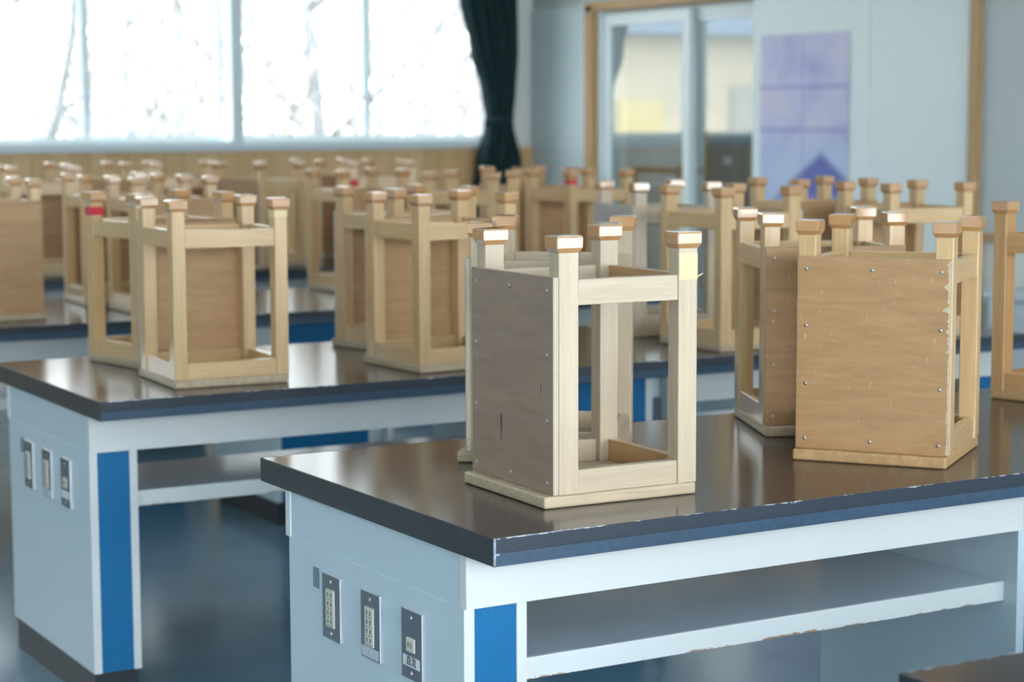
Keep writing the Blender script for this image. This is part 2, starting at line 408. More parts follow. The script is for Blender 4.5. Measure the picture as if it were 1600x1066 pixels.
def simple(name, mats, x0, x1, y0, y1, z0, z1, parent=None, bevel=0.0):
    bm = bmesh.new(); box(bm, x0, x1, y0, y1, z0, z1, bevel)
    return obj(name, bm, mats, parent)
def empty(name, loc=(0, 0, 0), rz=0.0):
    o = bpy.data.objects.new(name, None); COL.objects.link(o)
    o.location = loc; o.rotation_euler = (0, 0, rz); o.empty_display_size = 0.1
    return o
def tag(o, label, cat, group=None):
    o['label'] = label; o['category'] = cat
    if group: o['group'] = group
    return o
def struct(o, label=None):
    o['kind'] = 'structure'
    if label: o['label'] = label
    return o
def copy_tree(o, parent=None):
    c = o.copy(); COL.objects.link(c)
    if parent: c.parent = parent
    for ch in list(o.children): copy_tree(ch, c)
    return c

# ------------------------------------------------------------------ room shell
struct(simple('floor', M['floor'], XL-0.2, XW+0.2, YS-0.2, YW+0.2, -0.1, 0.0))
struct(simple('ceiling', M['ceiling'], XL-0.2, XW+0.2, YS-0.2, YW+0.2, ZC, ZC+0.1))
struct(simple('wall_left', M['wall'], XL-0.2, XL, YS-0.2, YW+0.2, 0, ZC))
# far window wall (north): opening x -4.3..4.80, z 1.23..2.85
bm = bmesh.new()
box(bm, XL, XW+0.2, YW, YW+0.2, 0, 1.215)
box(bm, XL, XW+0.2, YW, YW+0.2, 2.85, ZC)
box(bm, XL, -4.22, YW, YW+0.2, 1.215, 2.85)
box(bm, 4.80, XW+0.2, YW, YW+0.2, 1.215, 2.85)
struct(obj('wall_back', bm, M['wall']))
struct(simple('trim_1', M['wainscot'], XL, XW, YW-0.025, YW, 0.0, 1.205), 'vertical pine board wainscot below the windows')
# window units along the far wall
def window_unit(n, x0, x1, y, z0, z1, inside, lock=True, sash=None):
    """a frame with two sliding sashes; `inside` = -1 when the room lies towards -y"""
    fr = bmesh.new(); d0, d1 = sorted((y, y - inside*-0.10))
    w = 0.035
    box(fr, x0, x0+w, d0, d1, z0, z1); box(fr, x1-w, x1, d0, d1, z0, z1)
    box(fr, x0+w, x1-w, d0, d1, z0, z0+0.045); box(fr, x0+w, x1-w, d0, d1, z1-0.045, z1)
    f = struct(obj('window_%d' % n, fr, M['frame']))
    xm = sash if sash else (x0+x1)/2
    for k, (a, b) in enumerate(((x0+w, xm+0.02), (xm-0.02, x1-w))):
        s = bmesh.new(); ys = y + (0.035 if k == 0 else 0.062)*(-inside)
        ya, yb = ys-0.012, ys+0.012
        sw = 0.028
        box(s, a, a+sw, ya, yb, z0+0.045, z1-0.045); box(s, b-sw, b, ya, yb, z0+0.045, z1-0.045)
        box(s, a+sw, b-sw, ya, yb, z0+0.045, z0+0.075); box(s, a+sw, b-sw, ya, yb, z1-0.075, z1-0.045)
        so = obj('sash', s, M['frame'], f)
        g = bmesh.new(); box(g, a+sw, b-sw, ys-0.002, ys+0.002, z0+0.075, z1-0.075)
        obj('pane', g, M['glass_window'], so)
        if lock and k == 0:
            l = bmesh.new(); yl = ya if inside < 0 else yb
            box(l, xm-0.035, xm-0.005, yl-0.03, yl+0.005, z0+0.23, z0+0.31, 0.004)
            box(l, xm-0.065, xm-0.03, yl-0.028, yl-0.012, z0+0.285, z0+0.31, 0.003)
            obj('lock', l, M['plate_rim'], so)
    return f
xs = [-4.22, -2.42, -0.62, 1.18, 2.99, 4.80]
sash_at = [None, None, None, 2.125, 3.878]
for i in range(5):
    window_unit(i+1, xs[i], xs[i+1], YW+0.02, 1.215, 2.85, -1, sash=sash_at[i])
struct(simple('trim_2', M['frame'], -4.26, 4.84, YW-0.05, YW+0.02, 1.205, 1.235, bevel=0.004), 'grey window sill')
# wall behind the camera (south) with its own row of windows
bm = bmesh.new()
box(bm, XL, XW+0.2, YS-0.2, YS, 0, 0.25)
box(bm, XL, XW+0.2, YS-0.2, YS, 3.05, ZC)
box(bm, XL, -4.3, YS-0.2, YS, 0.25, 3.05)
box(bm, 4.9, XW+0.2, YS-0.2, YS, 0.25, 3.05)
struct(obj('wall_front', bm, M['wall']))
for i in range(4):
    window_unit(6+i, -4.3+2.3*i, -2.0+2.3*i, YS-0.12, 0.25, 3.05, 1, lock=False)

# unseen fill lamps added to brighten the shaded sides, shaped as ceiling troffers
k = 0
for yy in (-4.0, 0.75, 2.55, 4.6):
    for xx in (-3.0, -0.2, 2.6):
        k += 1
        t_ = tag(empty('fill_lamp', (xx, yy, ZC)), 'unseen fill lamp added above the lab tables', 'lamp', 'added fill lamps over the tables')
        bm = bmesh.new(); box(bm, -0.62, 0.62, -0.15, 0.15, -0.07, -0.0005, 0.01); obj('housing', bm, M['frame_white'], t_)
        ld = bpy.data.lights.new('fill_light', 'AREA'); ld.shape = 'RECTANGLE'; ld.size = 1.2; ld.size_y = 0.26
        ld.energy = FILL_W*{-4.0: 0.6, 0.75: 1.0, 2.55: 0.9, 4.6: 0.8}[yy]; ld.color = (0.86, 0.95, 1.0)
        lo_ = bpy.data.objects.new('fill_light', ld); COL.objects.link(lo_); lo_.parent = t_; lo_.location = (0, 0, -0.075)
# right wall: board by the corner, glazed sliding door, panels, post, grey board
YD0, YD1 = 6.16, 7.73          # door opening
bm = bmesh.new()
box(bm, XW, XW+0.2, YS-0.2, YD0, 0, ZC)
box(bm, XW, XW+0.2, YD1, YW, 0, ZC)
box(bm, XW, XW+0.2, YD0, YD1, 2.02, ZC)
struct(obj('wall_right', bm, M['wall']))
struct(simple('trim_3', M['partition'], XW-0.03, XW, 7.81, YW-0.025, 0.0, 2.05), 'grey board covering the wall corner beside the door')
struct(simple('trim_4', M['timber'], XW-0.05, XW+0.05, 7.73, 7.81, 0.0, 2.05), 'timber door post')
struct(simple('trim_5', M['timber_h'], XW-0.05, XW+0.05, YD0-0.1, 7.81, 2.02, 2.075), 'timber lintel over the glazed door')
struct(simple('trim_6', M['wall_grey'], XW-0.02, XW, YD0-0.06, YW-0.025, 2.075, ZC), 'grey wall board above the door')
struct(simple('trim_7', M['wall_panel'], XW-0.03, XW, 5.19, YD0-0.02, 0.0, ZC), 'pale blue wall panel with a poster')
struct(simple('trim_8', M['wall_panel'], XW-0.022, XW, 4.455, 5.19, 0.0, ZC), 'pale blue wall panel beside the timber post')
struct(simple('trim_9', M['timber'], XW-0.05, XW, 4.395, 4.455, 0.0, ZC), 'timber post at the panel joint')
struct(simple('trim_10', M['wall_grey'], XW-0.02, XW, YS, 4.395, 0.86, ZC), 'grey wall board right of the timber post')
struct(simple('trim_11', M['timber_h'], XW-0.035, XW, YS, 4.395, 0.825, 0.862), 'timber rail along the right wall')
struct(simple('baseboard_right', M['kick'], XW-0.045, XW-0.03, YS, 6.1, 0.0, 0.08))
# glazed sliding door: two leaves
def leaf(n, y0, y1, xo):
    s = bmesh.new(); a, b = XW+xo-0.016, XW+xo+0.016
    w = 0.06
    box(s, a, b, y0, y0+w, 0.01, 2.0); box(s, a, b, y1-w, y1, 0.01, 2.0)
    box(s, a, b, y0+w, y1-w, 0.01, 0.14); box(s, a, b, y0+w, y1-w, 1.93, 2.0)
    d = struct(obj('door_%d' % n, s, M['frame_white']))
    g = bmesh.new(); box(g, XW+xo-0.003, XW+xo+0.003, y0+w, y1-w, 0.14, 1.93)
    obj('pane', g, M['glass_door'], d)
    h = bmesh.new(); yh = y1-0.03 if n == 1 else y0+0.03
    box(h, a-0.012, a, yh-0.012, yh+0.012, 0.85, 1.05, 0.003)
    obj('door_pull', h, M['plate_rim'], d)
leaf(1, 6.80, 7.69, 0.03)
leaf(2, YD0, 6.87, 0.075)
struct(simple('trim_12', M['frame_white'], XW-0.01, XW+0.11, YD0-0.05, YD0, 0.0, 2.02), 'white jamb on the near side of the door')
struct(simple('trim_13', M['frame_white'], XW-0.01, XW+0.11, 7.69, YD1, 0.0, 2.02), 'pale jamb on the far side of the door')
# little prep room behind the door
struct(simple('wall_prep_right', M['dark_room'], XW+2.6, XW+2.7, 4.4, YW+0.05, 0, ZC))
struct(simple('wall_prep_front', M['dark_room'], XW+0.2, XW+2.7, 4.3, 4.4, 0, ZC))
struct(simple('wall_prep_back', M['dark_room'], XW+0.2, XW+2.7, YW+0.05, YW+0.2, 0, ZC))
struct(simple('floor_prep_room', M['dark_room'], XW+0.2, XW+2.7, 4.3, YW+0.2, -0.1, 0))
struct(simple('ceiling_prep_room', M['dark_room'], XW+0.2, XW+2.7, 4.3, YW+0.2, ZC, ZC+0.1))
c1 = tag(empty('steel_cabinet', (XW+0.62, 7.05, 0)), 'grey steel cabinet standing behind the right leaf of the glass door', 'cabinet')
bm = bmesh.new(); box(bm, 0, 0.4, -0.30, 0.39, 0.0, 1.29, 0.006); obj('body', bm, M['cab_grey'], c1)
for k, y in enumerate((-0.297, 0.0475)):
    bm = bmesh.new(); box(bm, -0.018, -0.001, y, y+0.339, 0.05, 1.27, 0.004); d_ = obj('door', bm, M['cab_grey'], c1)
    bm = bmesh.new(); box(bm, -0.03, -0.018, y+(0.30 if k == 0 else 0.02), y+(0.315 if k == 0 else 0.035), 0.6, 0.75, 0.002); obj('handle', bm, M['plate_rim'], d_)
    bm = bmesh.new(); box(bm, -0.0205, -0.018, y+0.11, y+0.19, 1.11, 1.16); obj('label_card', bm, M['label_white'], d_)
c2 = tag(empty('wooden_rack', (XW+0.60, 7.465, 0)), 'wooden rack with a pale paper box seen through the left glass door leaf', 'rack')
for y, h in ((0.0, 1.31), (0.80, 1.085)):
    for x in (0.0, 0.35):
        bm = bmesh.new(); box(bm, x, x+0.035, y, y+0.035, 0, h, 0.003); obj('post', bm, M['timber'], c2)
for z in (0.35, 0.72):
    bm = bmesh.new(); box(bm, 0.035, 0.35, 0.0, 0.835, z, z+0.03, 0.003); obj('shelf', bm, M['timber_h'], c2)
for x in (0.0, 0.35):
    bm = bmesh.new(); box(bm, x, x+0.035, 0.035, 0.80, 1.04, 1.08, 0.003); obj('rail', bm, M['timber_h'], c2)
bm = bmesh.new(); box(bm, XW+0.66, XW+0.92, 7.98, 8.22, 0.751, 0.96, 0.004)
tag(obj('paper_box', bm, M['cab_white']), 'pale paper box standing on the rack behind the glass door', 'box')
lp = tag(empty('fill_lamp', (XW+1.5, 7.0, 2.8)), 'fill lamp added in the small room behind the glass door', 'lamp')  # added lamp, brightens what shows through the door glass
bm = bmesh.new(); box(bm, -0.3, 0.3, -0.6, 0.6, 0.05, 0.15, 0.01); obj('housing', bm, M['frame_white'], lp)
ld = bpy.data.lights.new('fill_light', 'AREA'); ld.shape = 'RECTANGLE'; ld.size = 0.5; ld.size_y = 1.1; ld.energy = 40
lo_ = bpy.data.objects.new('fill_light', ld); COL.objects.link(lo_); lo_.parent = lp; lo_.location = (0, 0, 0.03)
# curtain, gathered and tied
cu = tag(empty('curtain', (0, 0, 0)), 'dark green curtain tied back at the right end of the window row', 'curtain')
def lerp_tab(tab, z):
    for (z0, a0, b0), (z1, a1, b1) in zip(tab, tab[1:]):
        if z0 <= z <= z1:
            f = (z-z0)/(z1-z0); f = f*f*(3-2*f)
            return a0+(a1-a0)*f, b0+(b1-b0)*f
    return tab[-1][1:]
CT = [(0.55, 4.46, 4.86), (1.10, 4.54, 4.835), (1.38, 4.605, 4.775), (1.55, 4.575, 4.79), (1.80, 4.50, 4.803), (2.11, 4.428, 4.80), (2.85, 4.30, 4.82)]
bm = bmesh.new(); NX, NZ = 96, 60; grid = []
for j in range(NZ+1):
    z = 0.55 + (2.85-0.55)*j/NZ
    a, b = lerp_tab(CT, z)
    row = []
    for i in range(NX+1):
        s = i/NX; amp = 0.035 + 0.02*min(1, abs(z-1.40)/0.4)
        y = YW-0.135 + amp*math.sin(s*2*PI*8 + 0.5*math.sin(z*3)) + 0.012*math.sin(s*31+z*2)
        row.append(bm.verts.new((a+(b-a)*s + 0.006*math.cos(s*2*PI*8), y, z)))
    grid.append(row)
for j in range(NZ):
    for i in range(NX): bm.faces.new((grid[j][i], grid[j][i+1], grid[j+1][i+1], grid[j+1][i]))
cl = obj('cloth', bm, M['curtain'], cu, smooth=True)
md = cl.modifiers.new('thickness', 'SOLIDIFY'); md.thickness = 0.003
bm = bmesh.new()
pts = [(4.69+0.10*math.cos(t), YW-0.135+0.07*math.sin(t), 1.385+0.02*math.cos(t)) for t in [2*PI*k/28 for k in range(29)]]
for k in range(28):
    p, q = Vector(pts[k]), Vector(pts[k+1])
    v = [bm.verts.new(x) for x in (p-Vector((0, 0, .025)), q-Vector((0, 0, .025)), q+Vector((0, 0, .025)), p+Vector((0, 0, .025)))]
    bm.faces.new(v)
bmesh.ops.remove_doubles(bm, verts=bm.verts, dist=1e-5)
tb_ = obj('tieback', bm, M['curtain'], cu, smooth=True)
tb_.modifiers.new('thickness', 'SOLIDIFY').thickness = 0.004
bm = bmesh.new(); tube(bm, [(4.1, YW-0.135, 2.87), (4.95, YW-0.135, 2.87)], [0.012, 0.012], 12)
for x in (4.15, 4.9): box(bm, x-0.01, x+0.01, YW-0.14, YW, 2.865, 2.885)
obj('rail', bm, M['plate_rim'], cu, smooth=False)

# poster
bm = bmesh.new(); NXp, NZp = 16, 20; g = []
for j in range(NZp+1):
    row = []
    for i in range(NXp+1):
        y = -0.365+0.73*i/NXp; z = -0.47+0.94*j/NZp
        fold = 0.004*(1-min(1, abs(y)/0.1)) + 0.004*(1-min(1, abs(z-0.2)/0.1)) + 0.004*(1-min(1, abs(z+0.02)/0.1))
        row.append(bm.verts.new((-fold, y, z)))
    g.append(row)
for j in range(NZp):
    for i in range(NXp): bm.faces.new((g[j][i], g[j][i+1], g[j+1][i+1], g[j+1][i]))
po = obj('poster', bm, M['poster'], None, (XW-0.033, 5.70, 1.345))
po.modifiers.new('thickness', 'SOLIDIFY').thickness = 0.0012
tag(po, 'purple and blue poster with fold creases hanging on the pale wall panel', 'poster')

# low white cabinet against the right wall
lc = tag(empty('low_cabinet', (4.55, 3.0, 0)), 'low white cabinet against the wall at the right edge, beyond the stools', 'cabinet')
bm = bmesh.new(); box(bm, 0.02, 0.43, -0.9, 0.85, 0.06, 0.62, 0.003); obj('body', bm, M['cab_white'], lc)
bm = bmesh.new(); box(bm, 0, 0.435, -0.92, 0.87, 0.62, 0.655, 0.004); obj('worktop', bm, M['cab_white'], lc)
bm = bmesh.new(); box(bm, 0.05, 0.42, -0.88, 0.83, 0.0, 0.06); obj('plinth', bm, M['kick'], lc)
for k in range(4):
    y = -0.89+0.4325*k
    bm = bmesh.new(); box(bm, 0.001, 0.02, y+0.003, y+0.4295, 0.075, 0.61, 0.003); d_ = obj('door', bm, M['cab_white'], lc)
    bm = bmesh.new(); box(bm, -0.014, 0.001, y+0.20, y+0.23, 0.55, 0.565, 0.002); obj('handle', bm, M['plate_rim'], d_)

# ------------------------------------------------------------------ outside
struct(simple('ground', M['snow'], -60, 60, 9.2, 90, -0.6, -0.5), 'pale ground outside the windows')
struct(simple('ground_south', M['snow_white'], -60, 60, -60, -7.4, -0.6, -0.5), 'pale ground on the other side of the building')
def tree(name, x, y, h, lean, seed, label, r0=0.13, spread=1.0, fine=4):
    r0 *= 0.75
    r = random.Random(seed); bm = bmesh.new()
    def branch(p, d, length, rad, depth):
        n = 5; pts = [p]; rr = [rad]; q = Vector(p); dd = Vector(d).normalized()
        for k in range(n):
            dd = (dd + Vector((r.uniform(-.12, .12), r.uniform(-.12, .12), r.uniform(-.03, .1)))).normalized()
            q = q + dd*length/n; pts.append(tuple(q)); rr.append(rad*(1-0.75*(k+1)/n))
        tube(bm, pts, rr, 6 if depth else 9)
        if depth >= fine: return
        for k in range(7 if depth == 0 else 4):
            i = 1 + int(r.random()*(n-1)) if depth else 1 + k % (n-1) + (1 if k > 2 else 0)
            i = min(i, n-1)
            a = r.uniform(0, 2*PI)
            nd = (Vector((math.cos(a), math.sin(a), 0))*spread + dd*r.uniform(0.6, 1.1)).normalized()
            branch(pts[i], nd, length*r.uniform(.42, .62), rr[i]*0.6, depth+1)
    branch((0, 0, -0.55), (lean, 0, 1), h, r0, 0)
    o = obj(name, bm, M['bark'], None, (x, y, 0), smooth=True)
    return tag(o, label, 'tree', 'bare trees outside the windows')
tree('bare_tree', 4.05, 15.5, 7.5, .05, 1, 'leaning bare tree trunk outside the leftmost window pane', .14, 1.0, 2)
tree('bare_tree', 7.3, 24.0, 8.5, .12, 2, 'thin pale bare tree behind the leaning trunk at far left', .10)
tree('bare_tree', 8.9, 25.0, 8.5, .03, 3, 'bare tree just left of the first sash bar', .13)
tree('bare_tree', 8.6, 19.5, 8.0, -.04, 4, 'bare branching tree in the middle of the second window pane', .14)
tree('bare_tree', 12.4, 24.5, 8.0, .06, 5, 'wide bare tree behind the third window pane', .15, 1.3)
tree('bare_tree', 16.5, 30.0, 8.0, -.08, 6, 'bare tree far outside the pane beside the curtain', .16, 1.2)
tree('bare_tree', 15.0, 34.0, 8.0, .0, 8, 'distant bare tree behind the pale shed roofs', .15, 1.2)
def shrub(x, y, h, seed, label):
    r = random.Random(seed); bm = bmesh.new()
    for k in range(9):
        a = r.uniform(0, 2*PI); p = Vector((r.uniform(-.3, .3), r.uniform(-.3, .3), -0.55))
        d = Vector((math.cos(a)*r.uniform(.1, .6), math.sin(a)*.4, 1)).normalized()
        def stem(p, d, l, rad, dep):
            pts = [p]; q = Vector(p); dd = d
            for i in range(5):
                dd = (dd + Vector((r.uniform(-.2, .2), r.uniform(-.2, .2), r.uniform(-.05, .12)))).normalized(); q = q+dd*l/5; pts.append(q.copy())
            tube(bm, [tuple(v) for v in pts], [rad*(1-.13*i) for i in range(6)], 5)
            if dep < 2:
                for i in (2, 3, 4, 5):
                    b_ = r.uniform(0, 2*PI)
                    stem(pts[i].copy(), (dd+Vector((math.cos(b_), math.sin(b_), .2))*.9).normalized(), l*.5, rad*.6, dep+1)
        stem(p, d, h*r.uniform(.7, 1.0), 0.045, 0)
    o = obj('bare_shrub', bm, M['twig'], None, (x, y, 0), smooth=True)
    tag(o, label, 'shrub', 'bare shrubs outside the windows')
shrub(5.6, 17.0, 3.8, 21, 'bare shrub outside the left part of the first window pane')
shrub(6.6, 20.0, 3.8, 22, 'bare shrub outside the first pane, just left of the sash bar')
shrub(8.3, 17.6, 3.9, 23, 'bare shrub outside the second window pane, left half')
shrub(11.2, 22.0, 4.2, 24, 'bare shrub outside the third window pane, left half')
shrub(11.0, 18.2, 3.6, 25, 'bare shrub outside the third window pane, near the second sash bar')
shrub(13.6, 20.6, 4.0, 26, 'bare shrub outside the last window pane before the curtain')
def shed(name, x, y, w, d, h, roofm, wallm, label):
    t_ = tag(empty(name, (x, y, -0.5)), label, 'building')
    bm = bmesh.new(); box(bm, 0, w, 0, d, 0, h); obj('wall', bm, wallm, t_)
    bm = bmesh.new()
    v = [bm.verts.new(c) for c in ((-.15, -.15, h), (w+.15, -.15, h), (w+.15, d+.15, h+.35), (-.15, d+.15, h+.35), (-.15, -.15, h+.08), (w+.15, -.15, h+.08), (w+.15, d+.15, h+.43), (-.15, d+.15, h+.43))]
    for f in ((0, 3, 2, 1), (4, 5, 6, 7), (0, 1, 5, 4), (1, 2, 6, 5), (2, 3, 7, 6), (3, 0, 4, 7)): bm.faces.new([v[i] for i in f])
    obj('roof', bm, roofm, t_)
    return t_
shed('shed', 8.9, 29.5, 2.55, 3.0, 1.55, M['roof_blue'], M['roof_blue'], 'low lavender roofed shed outside the second window pane')
shed('shed', 11.9, 29.5, 2.6, 3.0, 1.62, M['cream'], M['cream'], 'low cream shed outside the third window pane')
# house seen only as a reflection in the door glass
hs = tag(empty('house', (-15.0, 25.0, -0.5)), 'cream house with a grey roof mirrored in the glass door', 'house')
bm = bmesh.new(); box(bm, 0, 14, 0, 5, 0, 3.2); obj('wall', bm, M['cream'], hs)
bm = bmesh.new()
v = [bm.verts.new(c) for c in ((-.4, -.5, 3.2), (14.4, -.5, 3.2), (14.4, 5.4, 3.2), (-.4, 5.4, 3.2), (-.4, 2.4, 4.6), (14.4, 2.4, 4.6))]
for f in ((0, 3, 2, 1), (0, 1, 5, 4), (2, 3, 4, 5), (1, 2, 5), (3, 0, 4)): bm.faces.new([v[i] for i in f])
obj('roof', bm, M['roof_blue'], hs)
for k, x in enumerate((0.8, 2.8, 4.4, 5.9, 9.2, 11.6)):
    bm = bmesh.new(); box(bm, x, x+0.9, -0.06, 0.0, 1.0, 2.4); obj('window', bm, M['cream_dark'] if k % 2 else M['white'], hs)
bm = bmesh.new(); box(bm, 8.1, 8.95, -0.08, 0.0, 0.2, 2.15); obj('door', bm, M['yellow_panel'], hs)

# ------------------------------------------------------------------ lab tables
TH, TT, WT, LT = 0.75, 0.0446, 0.8904, 2.86
IY, AZ = 0.0992, TH-0.0446-0.0893      # long-side overhang, bottom of the aprons
Z0 = 0.083
X_PED0, X_PED1 = 1.216, 1.66
SHELF_Y = 0.525
def outlet_plate(table, yc, kind):
    y0, y1, z0, z1 = yc-0.036, yc+0.036, 0.460, 0.579
    xf = 0.007
    bm = bmesh.new()
    box(bm, xf-0.0075, xf-0.0062, y0+0.0008, y1-0.0008, z0+0.0008, z1-0.0008, 0.0004)
    p = obj('outlet_plate', bm, M['plate'], table)
    bm = bmesh.new()     # folded steel body behind the dark face; its lit sides put in as brighter steel
    box(bm, xf-0.0066, xf+0.0005, y0, y1, z0, z1, 0.0012)
    obj('plate_body', bm, M['plate_rim'], p)
    bm = bmesh.new()
    if kind == 'double':
        box(bm, xf-0.0105, xf-0.006, yc-0.016, yc+0.016, 0.484, 0.553, 0.0012, mi=0)
        for zc in (0.495, 0.511, 0.527, 0.543):
            for s in (-.0065, .0065): box(bm, xf-0.0111, xf-0.0095, yc+s-0.0011, yc+s+0.0011, zc-0.004, zc+0.004, mi=1)
            box(bm, xf-0.0108, xf-0.0095, yc-0.013, yc+0.013, zc-0.0083, zc-0.0076, mi=1)
    else:
        box(bm, xf-0.0105, xf-0.006, yc-0.014, yc+0.014, 0.5085, 0.5325, 0.0012, mi=0)
        for s in (-.005, .005): box(bm, xf-0.0111, xf-0.0095, yc+s-0.001, yc+s+0.001, 0.516, 0.525, mi=1)
    obj('socket', bm, [M['socket'], M['slot']], p)
    for zc in (z0+0.012, z1-0.012):
        bm = bmesh.new(); bmesh.ops.create_cone(bm, cap_ends=True, segments=14, radius1=0.0042, radius2=0.0034, depth=0.0022)
        bmesh.ops.rotate(bm, verts=bm.verts, cent=(0, 0, 0), matrix=Matrix.Rotation(-PI/2, 3, 'Y'))
        s = obj('screw', bm, M['steel'], p, (xf-0.0075, yc, zc))
    return p
def make_table():
    root = empty('lab_table')
    # worktop: brown laminate board
    bm = bmesh.new(); box(bm, 0.0035, LT-0.0035, 0.0035, WT-0.0035, TH-TT, TH)
    obj('worktop', bm, M['top'], root)
    # edge strips; object z runs 0..1 over the band so the worn rim sits at the top
    def strip(name, x0, x1, y0, y1, z0, z1, mt):
        bm = bmesh.new(); h = z1-z0
        box(bm, x0, x1, y0, y1, 0, h, 0.0008)
        mtc = mt
        o = obj(name, bm, mtc, root, (0, 0, z0)); return o
    for y0, y1 in ((0.0, 0.0035), (WT-0.0035, WT)):
        strip('edge_strip', 0, LT, y0, y1, TH-0.024, TH+0.0002, M['edge_t'])
        s = -0.0006 if y0 == 0 else 0.0006
        strip('edge_strip', 0, LT, y0-s, y1-s, TH-TT, TH-0.024, M['edge_low'])
    for x0, x1 in ((-0.0005, 0.0035), (LT-0.0035, LT+0.0005)):
        strip('edge_strip', x0, x1, 0.0, WT, TH-TT, TH+0.0002, M['edge_e'])
    # aprons
    for (ya, yb) in ((IY, IY+0.02), (WT-IY-0.02, WT-IY)):
        for (xa, xb) in ((0.0055, X_PED0+0.0), (X_PED1, LT-0.0055)):
            bm = bmesh.new(); box(bm, xa, xb, ya, yb, AZ, TH-TT, 0.0012); obj('apron', bm, M['white'], root)
    for (xa, xb) in ((0.0085, 0.026), (LT-0.026, LT-0.0085)):
        bm = bmesh.new(); box(bm, xa, xb, IY+0.02, WT-IY-0.02, AZ, TH-TT); obj('apron', bm, M['shade_panel'], root)
    # end legs : two boards with a blue panel between
    for side in (0, 1):
        fx = (lambda x: x) if side == 0 else (lambda x: LT-x)
        def bx(x0, x1): return tuple(sorted((fx(x0), fx(x1))))
        bm = bmesh.new(); a, b = bx(0.0075, 0.0265)
        box(bm, a, b, 0.112, WT-0.112, Z0, AZ, 0.001)
        obj('end_panel', bm, M['shade_panel'], root)
        # white edge facing along the front
        for yy in ((0.1105, 0.1119), (WT-0.1119, WT-0.1105)):
            bm = bmesh.new(); box(bm, a, b, yy[0], yy[1], Z0, AZ); obj('edge_band', bm, M['white'], root)
        bm = bmesh.new(); a, b = bx(0.106, 0.125)
        box(bm, a, b, 0.1105, WT-0.1105, Z0, AZ, 0.001); obj('inner_panel', bm, M['white'], root)
        for yy in ((0.114, 0.130), (WT-0.130, WT-0.114)):
            bm = bmesh.new(); a, b = bx(0.0265, 0.106); box(bm, a, b, yy[0], yy[1], Z0, AZ); obj('blue_panel', bm, M['blue'], root)
        bm = bmesh.new(); a, b = bx(0.012, 0.118); box(bm, a, b, 0.122, WT-0.122, 0, Z0); obj('kick_board', bm, M['kick'], root)
    # middle pedestal
    bm = bmesh.new(); box(bm, X_PED0, X_PED0+0.02, 0.1105, 0.69, Z0, TH-TT, 0.001); obj('pedestal_side', bm, M['shade_panel'], root)
    bm = bmesh.new(); box(bm, X_PED1-0.02, X_PED1, 0.1105, 0.69, Z0, TH-TT, 0.001); obj('pedestal_side', bm, M['white'], root)
    bm = bmesh.new(); box(bm, X_PED0+0.02, 1.568, 0.113, 0.131, Z0, TH-TT); obj('blue_panel', bm, M['blue'], root)
    bm = bmesh.new(); box(bm, 1.568, 1.590, 0.1105, 0.16, Z0, TH-TT); obj('stile', bm, M['white'], root)
    bm = bmesh.new(); box(bm, 1.590, X_PED1-0.02, 0.15, 0.16, Z0, TH-TT); obj('service_panel', bm, M['shade_panel'], root)
    bm = bmesh.new(); box(bm, 1.596, X_PED1-0.026, 0.135, 0.15, 0.55, 0.63, 0.003); obj('service_box', bm, M['plate'], root)
    bm = bmesh.new(); box(bm, X_PED0+0.02, X_PED1-0.02, 0.67, 0.688, Z0, TH-TT); obj('back_panel', bm, M['shade_panel'], root)
    bm = bmesh.new(); box(bm, X_PED0+0.01, X_PED1-0.01, 0.125, 0.68, 0, Z0); obj('kick_board', bm, M['kick'], root)
    # shelves in both knee spaces
    for xa, xb in ((0.125, X_PED0), (X_PED1, LT-0.125)):
        bm = bmesh.new(); box(bm, xa, xb, 0.152, SHELF_Y, 0.488, 0.5085); sh = obj('shelf', bm, M['shelf_top'], root)
        bm = bmesh.new(); box(bm, xa, xb, 0.146, 0.152, 0.471, 0.5085, 0.001); obj('shelf_lip', bm, M['shelf_edge'], sh)
    for yc, kind in ((0.586, 'double'), (0.430, 'double'), (0.277, 'single')):
        outlet_plate(root, yc, kind)
    bm = bmesh.new(); box(bm, 0.0062, 0.0076, 0.65, 0.674, 0.541, 0.579); st_ = obj('sticker', bm, M['sticker_dark'], root)
    return root
M['edge_t'] = edge_wear('ribbed_edge_strip', (0.018, 0.029, 0.045), (0.55, 0.6, 0.66), 0.010, 0.0242, 0.42, 110, 0.52, 0.22, ribs=0.12)
M['edge_e'] = edge_wear('plain_edge_strip', (0.016, 0.026, 0.036), (0.55, 0.6, 0.66), 0.034, 0.0448, 0.40, 90, 0.62, 0.22)
tab = make_table()
SP = 1.7887
TLAB = [
    (-1, 0.038, -SP-0.006+0.0, 0.0, 'dark brown lab table cut off at the lower right corner of the photo'),
    (0, 0.0, 0.0, 0.0197, 'front lab table with three outlet plates, one labelled, and five upturned stools'),
    (1, -0.0403, SP, 0.0, 'second lab table, directly behind the front one, its whole blue leg in view at left'),
    (2, -0.02, 2*SP, 0.0, 'third lab table from the front, running past the left edge between two stool rows'),
    (3, -0.02, 3*SP, 0.0, 'farthest lab table, nearest the window wall, mostly hidden by stools'),
]
tables = {}
for k, (row, x, y, rz, lab) in enumerate(TLAB):
    o = tab if k == 0 else copy_tree(tab)
    o.location = (x, y, 0); o.rotation_euler = (0, 0, rz)
    tag(o, lab, 'table', 'lab tables with blue leg panels')
    tables[row] = o
bm = bmesh.new()
box(bm, -0.0011, 0.0022, -0.0011, 0.0022, TH-TT+0.002, TH+0.0006, 0.0006)
box(bm, 0.0022, 0.0085, -0.0011, 0.0006, TH-0.027, TH-0.0235, 0.0004)
box(bm, 0.004, 0.0105, -0.0011, 0.0006, TH-0.0012, TH+0.0004, 0.0004)
